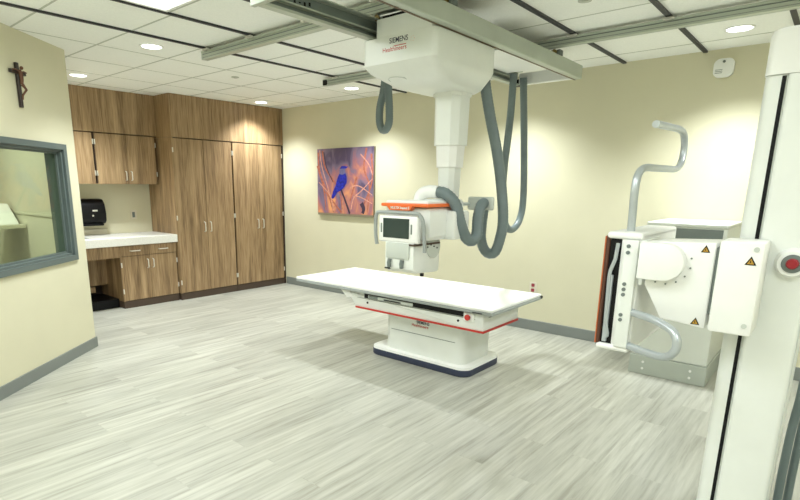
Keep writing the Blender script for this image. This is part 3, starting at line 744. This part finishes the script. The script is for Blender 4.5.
# ------------------------------------------------------------------ generator cabinet by the far wall
t = thing('generator_cabinet', 'pale grey floor cabinet on a screwed plinth against the far wall', 'cabinet', (-.87, 4.98, 0))
obj('plinth', box(B(), -1.145, -.592, 4.64, YB-.005, 0, .155, .004, 1), 'plinthgrey', t)
obj('body', box(B(), -1.135, -.60, 4.655, YB-.005, .156, 1.215, .006, 1), 'cabgrey', t)
obj('vent_panel', box(B(), -1.12, -.625, 4.652, 4.658, 1.105, 1.205), 'darkgrey', t)
obj('top_cover', box(B(), -1.14, -.595, 4.645, YB-.005, 1.216, 1.245, .006, 1), 'cabgrey', t)
for x in (-1.04, -.70):
    for z in (.05, .105): obj('plinth_screw', cyl(B(), (x, 4.642, z), (x, 4.635, z), .010, n=12), 'white2', t, True)

# ------------------------------------------------------------------ wall stand in the right foreground
st = thing('wall_stand', 'tall white column stand at the right edge with emergency button and side arm', 'x-ray stand', (-.17, 2.72, 0))
yc = 2.56
bm = B()
loft(bm, [(rrect(-.17, yc+.18, .122, .18, .03), 0.012), (rrect(-.17, yc+.18, .122, .18, .03), 1.909)])
obj('column', bm, 'white', st, True)
obj('column_cap', loft(B(), [(rrect(-.17, yc+.178, .124, .190, .03), 1.910), (rrect(-.17, yc+.178, .124, .190, .03), 2.045), (rrect(-.17, yc+.178, .119, .184, .03), 2.063), (rrect(-.17, yc+.178, .105, .168, .03), 2.073)]), 'white2', st, True)
obj('base_plate', box(B(), -.30, -.04, yc+.0, yc+.40, 0, .0115, .003, 1), 'pale', st)
obj('rail_slot', box(B(), -.239, -.226, yc-.0012, yc+.0008, .03, 1.905), 'black', st)
obj('column_ridge', box(B(), -.222, -.050, yc-.022, yc+.001, .03, 1.907, .018, 4, 'z'), 'white', st, True)
bt = obj('button_boss', cyl(B(), (-.108, yc-.02, 1.232), (-.108, yc-.055, 1.232), .058, .046, n=36), 'white2', st, True)
obj('button_ring', cyl(B(), (-.108, yc-.0552, 1.232), (-.108, yc-.060, 1.232), .034, n=30), 'darkgrey', bt, True)
obj('emergency_button', cyl(B(), (-.108, yc-.060, 1.232), (-.108, yc-.078, 1.232), .020, .016, n=30), 'deepred', bt, True)
# arm boxes
yb_ = 2.36
bx = obj('carriage_box', box(B(), -.322, -.184, yb_, yc-.024, .964, 1.314, .010, 2), 'white2', st, True)
ab = B(); prism(ab, [(-.565, 1.29), (-.338, 1.300), (-.338, .958), (-.500, .975), (-.575, 1.11)], 'xz', yb_+.05, yb_+.24, r=.008)
obj('arm_box', ab, 'white2', st, True)
obj('arm_link', box(B(), -.34, -.30, yb_+.06, yb_+.2, 1.02, 1.28), 'darkgrey', st)
bm = B(); c0 = (-.505, 1.212); rad_ = .075
pts = [(-.596, c0[1]-rad_)] + [(c0[0]+rad_*math.cos(a), c0[1]+rad_*math.sin(a)) for a in [-PI/2+PI*k/20 for k in range(21)]] + [(-.596, c0[1]+rad_)]
prism(bm, pts, 'xz', yb_+.0, yb_+.16, r=.005)
tl = obj('tilt_bracket', bm, 'white2', st, True)
bm = B()
for k in range(7):
    a = -2.3+k*.42
    cyl(bm, (c0[0]+.092*math.cos(a), yb_+.0495, c0[1]+.092*math.sin(a)), (c0[0]+.092*math.cos(a), yb_+.046, c0[1]+.092*math.sin(a)), .0035, n=8)
obj('angle_marks', bm, 'darkgrey', tl)
def warn(x, y, z, s=.022):
    t_ = obj('warning_sign', prism(B(), [(x-s, z-s*.8), (x+s, z-s*.8), (x, z+s)], 'xz', y-.0015, y-.0002), 'black', st)
    obj('warning_yellow', prism(B(), [(x-s*.62, z-s*.6), (x+s*.62, z-s*.6), (x, z+s*.55)], 'xz', y-.0022, y-.0016), 'yellow', t_)
    obj('warning_bolt', prism(B(), [(x-s*.15, z-s*.5), (x+s*.12, z-s*.1), (x-s*.02, z-s*.05), (x+s*.1, z+s*.35), (x-s*.14, z)], 'xz', y-.0027, y-.0023), 'black', t_)
warn(-.372, yb_+.05, 1.272, .016); warn(-.372, yb_+.05, .984, .016); warn(-.220, yb_, 1.245, .018)
for zz in (1.288, 1.003): obj('box_screw', cyl(B(), (-.208, yb_, zz), (-.208, yb_-.004, zz), .009, n=14), 'pale', st, True)

# bucky (detector housing) held by the arm
bx0, bx1, by0, by1, bz0_, bz1_ = -.750, -.602, 2.42, 3.02, .795, 1.318
bk = obj('detector_housing', box(B(), -.688, bx1, by0+.01, by1, bz0_+.02, bz1_-.004, .012, 2), 'white2', st, True)
bm = B(); box(bm, bx0+.004, bx1, by0, by1, bz1_-.03, bz1_, .012, 3); obj('housing_top', bm, 'white2', bk, True)
bm = B(); box(bm, bx0+.004, bx1-.004, by0-.004, by1, bz0_, bz0_+.026, .012, 3); obj('housing_foot', bm, 'white2', bk, True)
obj('front_cover', box(B(), bx0+.002, bx0+.018, by0+.004, by1, bz0_+.01, bz1_-.012, .008, 3), 'copper', bk, True)
obj('cover_edge', box(B(), bx0-.004, bx0+.002, by0+.006, by1, bz0_+.02, bz1_-.02, .002, 1), 'rim', bk)
obj('tray_cavity', box(B(), bx0+.016, -.668, by0+.016, by1, bz0_+.02, bz1_-.03), 'black', bk)
bm = B(); box(bm, -.722, -.704, by0+.0, by0+.03, .83, 1.13, .002, 1)
tube(bm, [(-.716, by0+.010, .84), (-.700, by0, .86), (-.700, by0, .87), (-.714, by0+.002, .92), (-.718, by0, 1.12), (-.716, by0, 1.15), (-.702, by0+.002, 1.20), (-.698, by0+.006, 1.27)], .008, 8)
obj('tray_grip', bm, 'chrome', bk, True)
obj('side_strip', box(B(), -.668, -.612, by0-.012, by0+.012, bz0_+.024, bz1_-.03, .004, 2), 'white', bk, True)
bm = B()
for z in (1.262, 1.235, 1.10, 1.077, 1.054, .965, .943): cyl(bm, (-.650, by0-.012, z), (-.650, by0-.016, z), .008, n=14)
obj('side_buttons', bm, 'darkgrey', bk, True)
obj('back_bracket', box(B(), bx1, -.585, by0+.0, by0+.22, 1.10, 1.292, .006, 2), 'white', st, True)
# hand grips
gr = [(-.68, 2.713, 1.780), (-.68, 2.964, 1.788), (-.68, 3.19, 1.791), (-.68, 3.285, 1.765), (-.68, 3.318, 1.701), (-.68, 3.29, 1.633), (-.68, 3.20, 1.600), (-.68, 3.03, 1.595), (-.68, 2.788, 1.592), (-.68, 2.623, 1.588), (-.68, 2.535, 1.56), (-.68, 2.510, 1.50), (-.68, 2.515, 1.42), (-.68, 2.525, 1.310)]
obj('overhead_grip', tube(B(), smooth_path(gr, 6), .0165, 14), 'chrome', st, True)
U = [(-0.626, 2.440, 0.978), (-0.573, 2.403, 0.978), (-0.516, 2.362, 0.977), (-0.462, 2.322, 0.969), (-0.422, 2.293, 0.954), (-0.401, 2.278, 0.921), (-0.407, 2.282, 0.878), (-0.444, 2.309, 0.843), (-0.528, 2.37, 0.831), (-0.626, 2.440, 0.828)]
obj('side_grip', tube(B(), smooth_path(U, 6), .0165, 14), 'chrome', st, True)

# cables hanging behind the column
for i, (dx, lb) in enumerate(((0, 'grey cable hanging behind the white column at the right edge'), (.035, 'second grey cable at the right edge, farther from the column'))):
    P = [(-.08+dx, 2.915, 1.02), (-.06+dx, 2.95, 1.0), (-.015+dx, 2.97, .80), (-.012+dx, 2.97, .60), (-.02+dx, 2.97, .42), (-.022+dx, 2.97, .2), (-.02+dx, 2.97, .02)]
    if i: P = [P[0]]+[(x, y+.04, z) for x, y, z in P[1:]]
    obj('power_cable', tube(B(), smooth_path(P, 6), .017, 12), 'hose', st, True)
tag(obj('wall_panel_box', box(B(), .03, .12, 3.02, 3.2, .30, .72, .01, 2), 'white'), 'white box peeking out behind the column at the right edge', 'box')
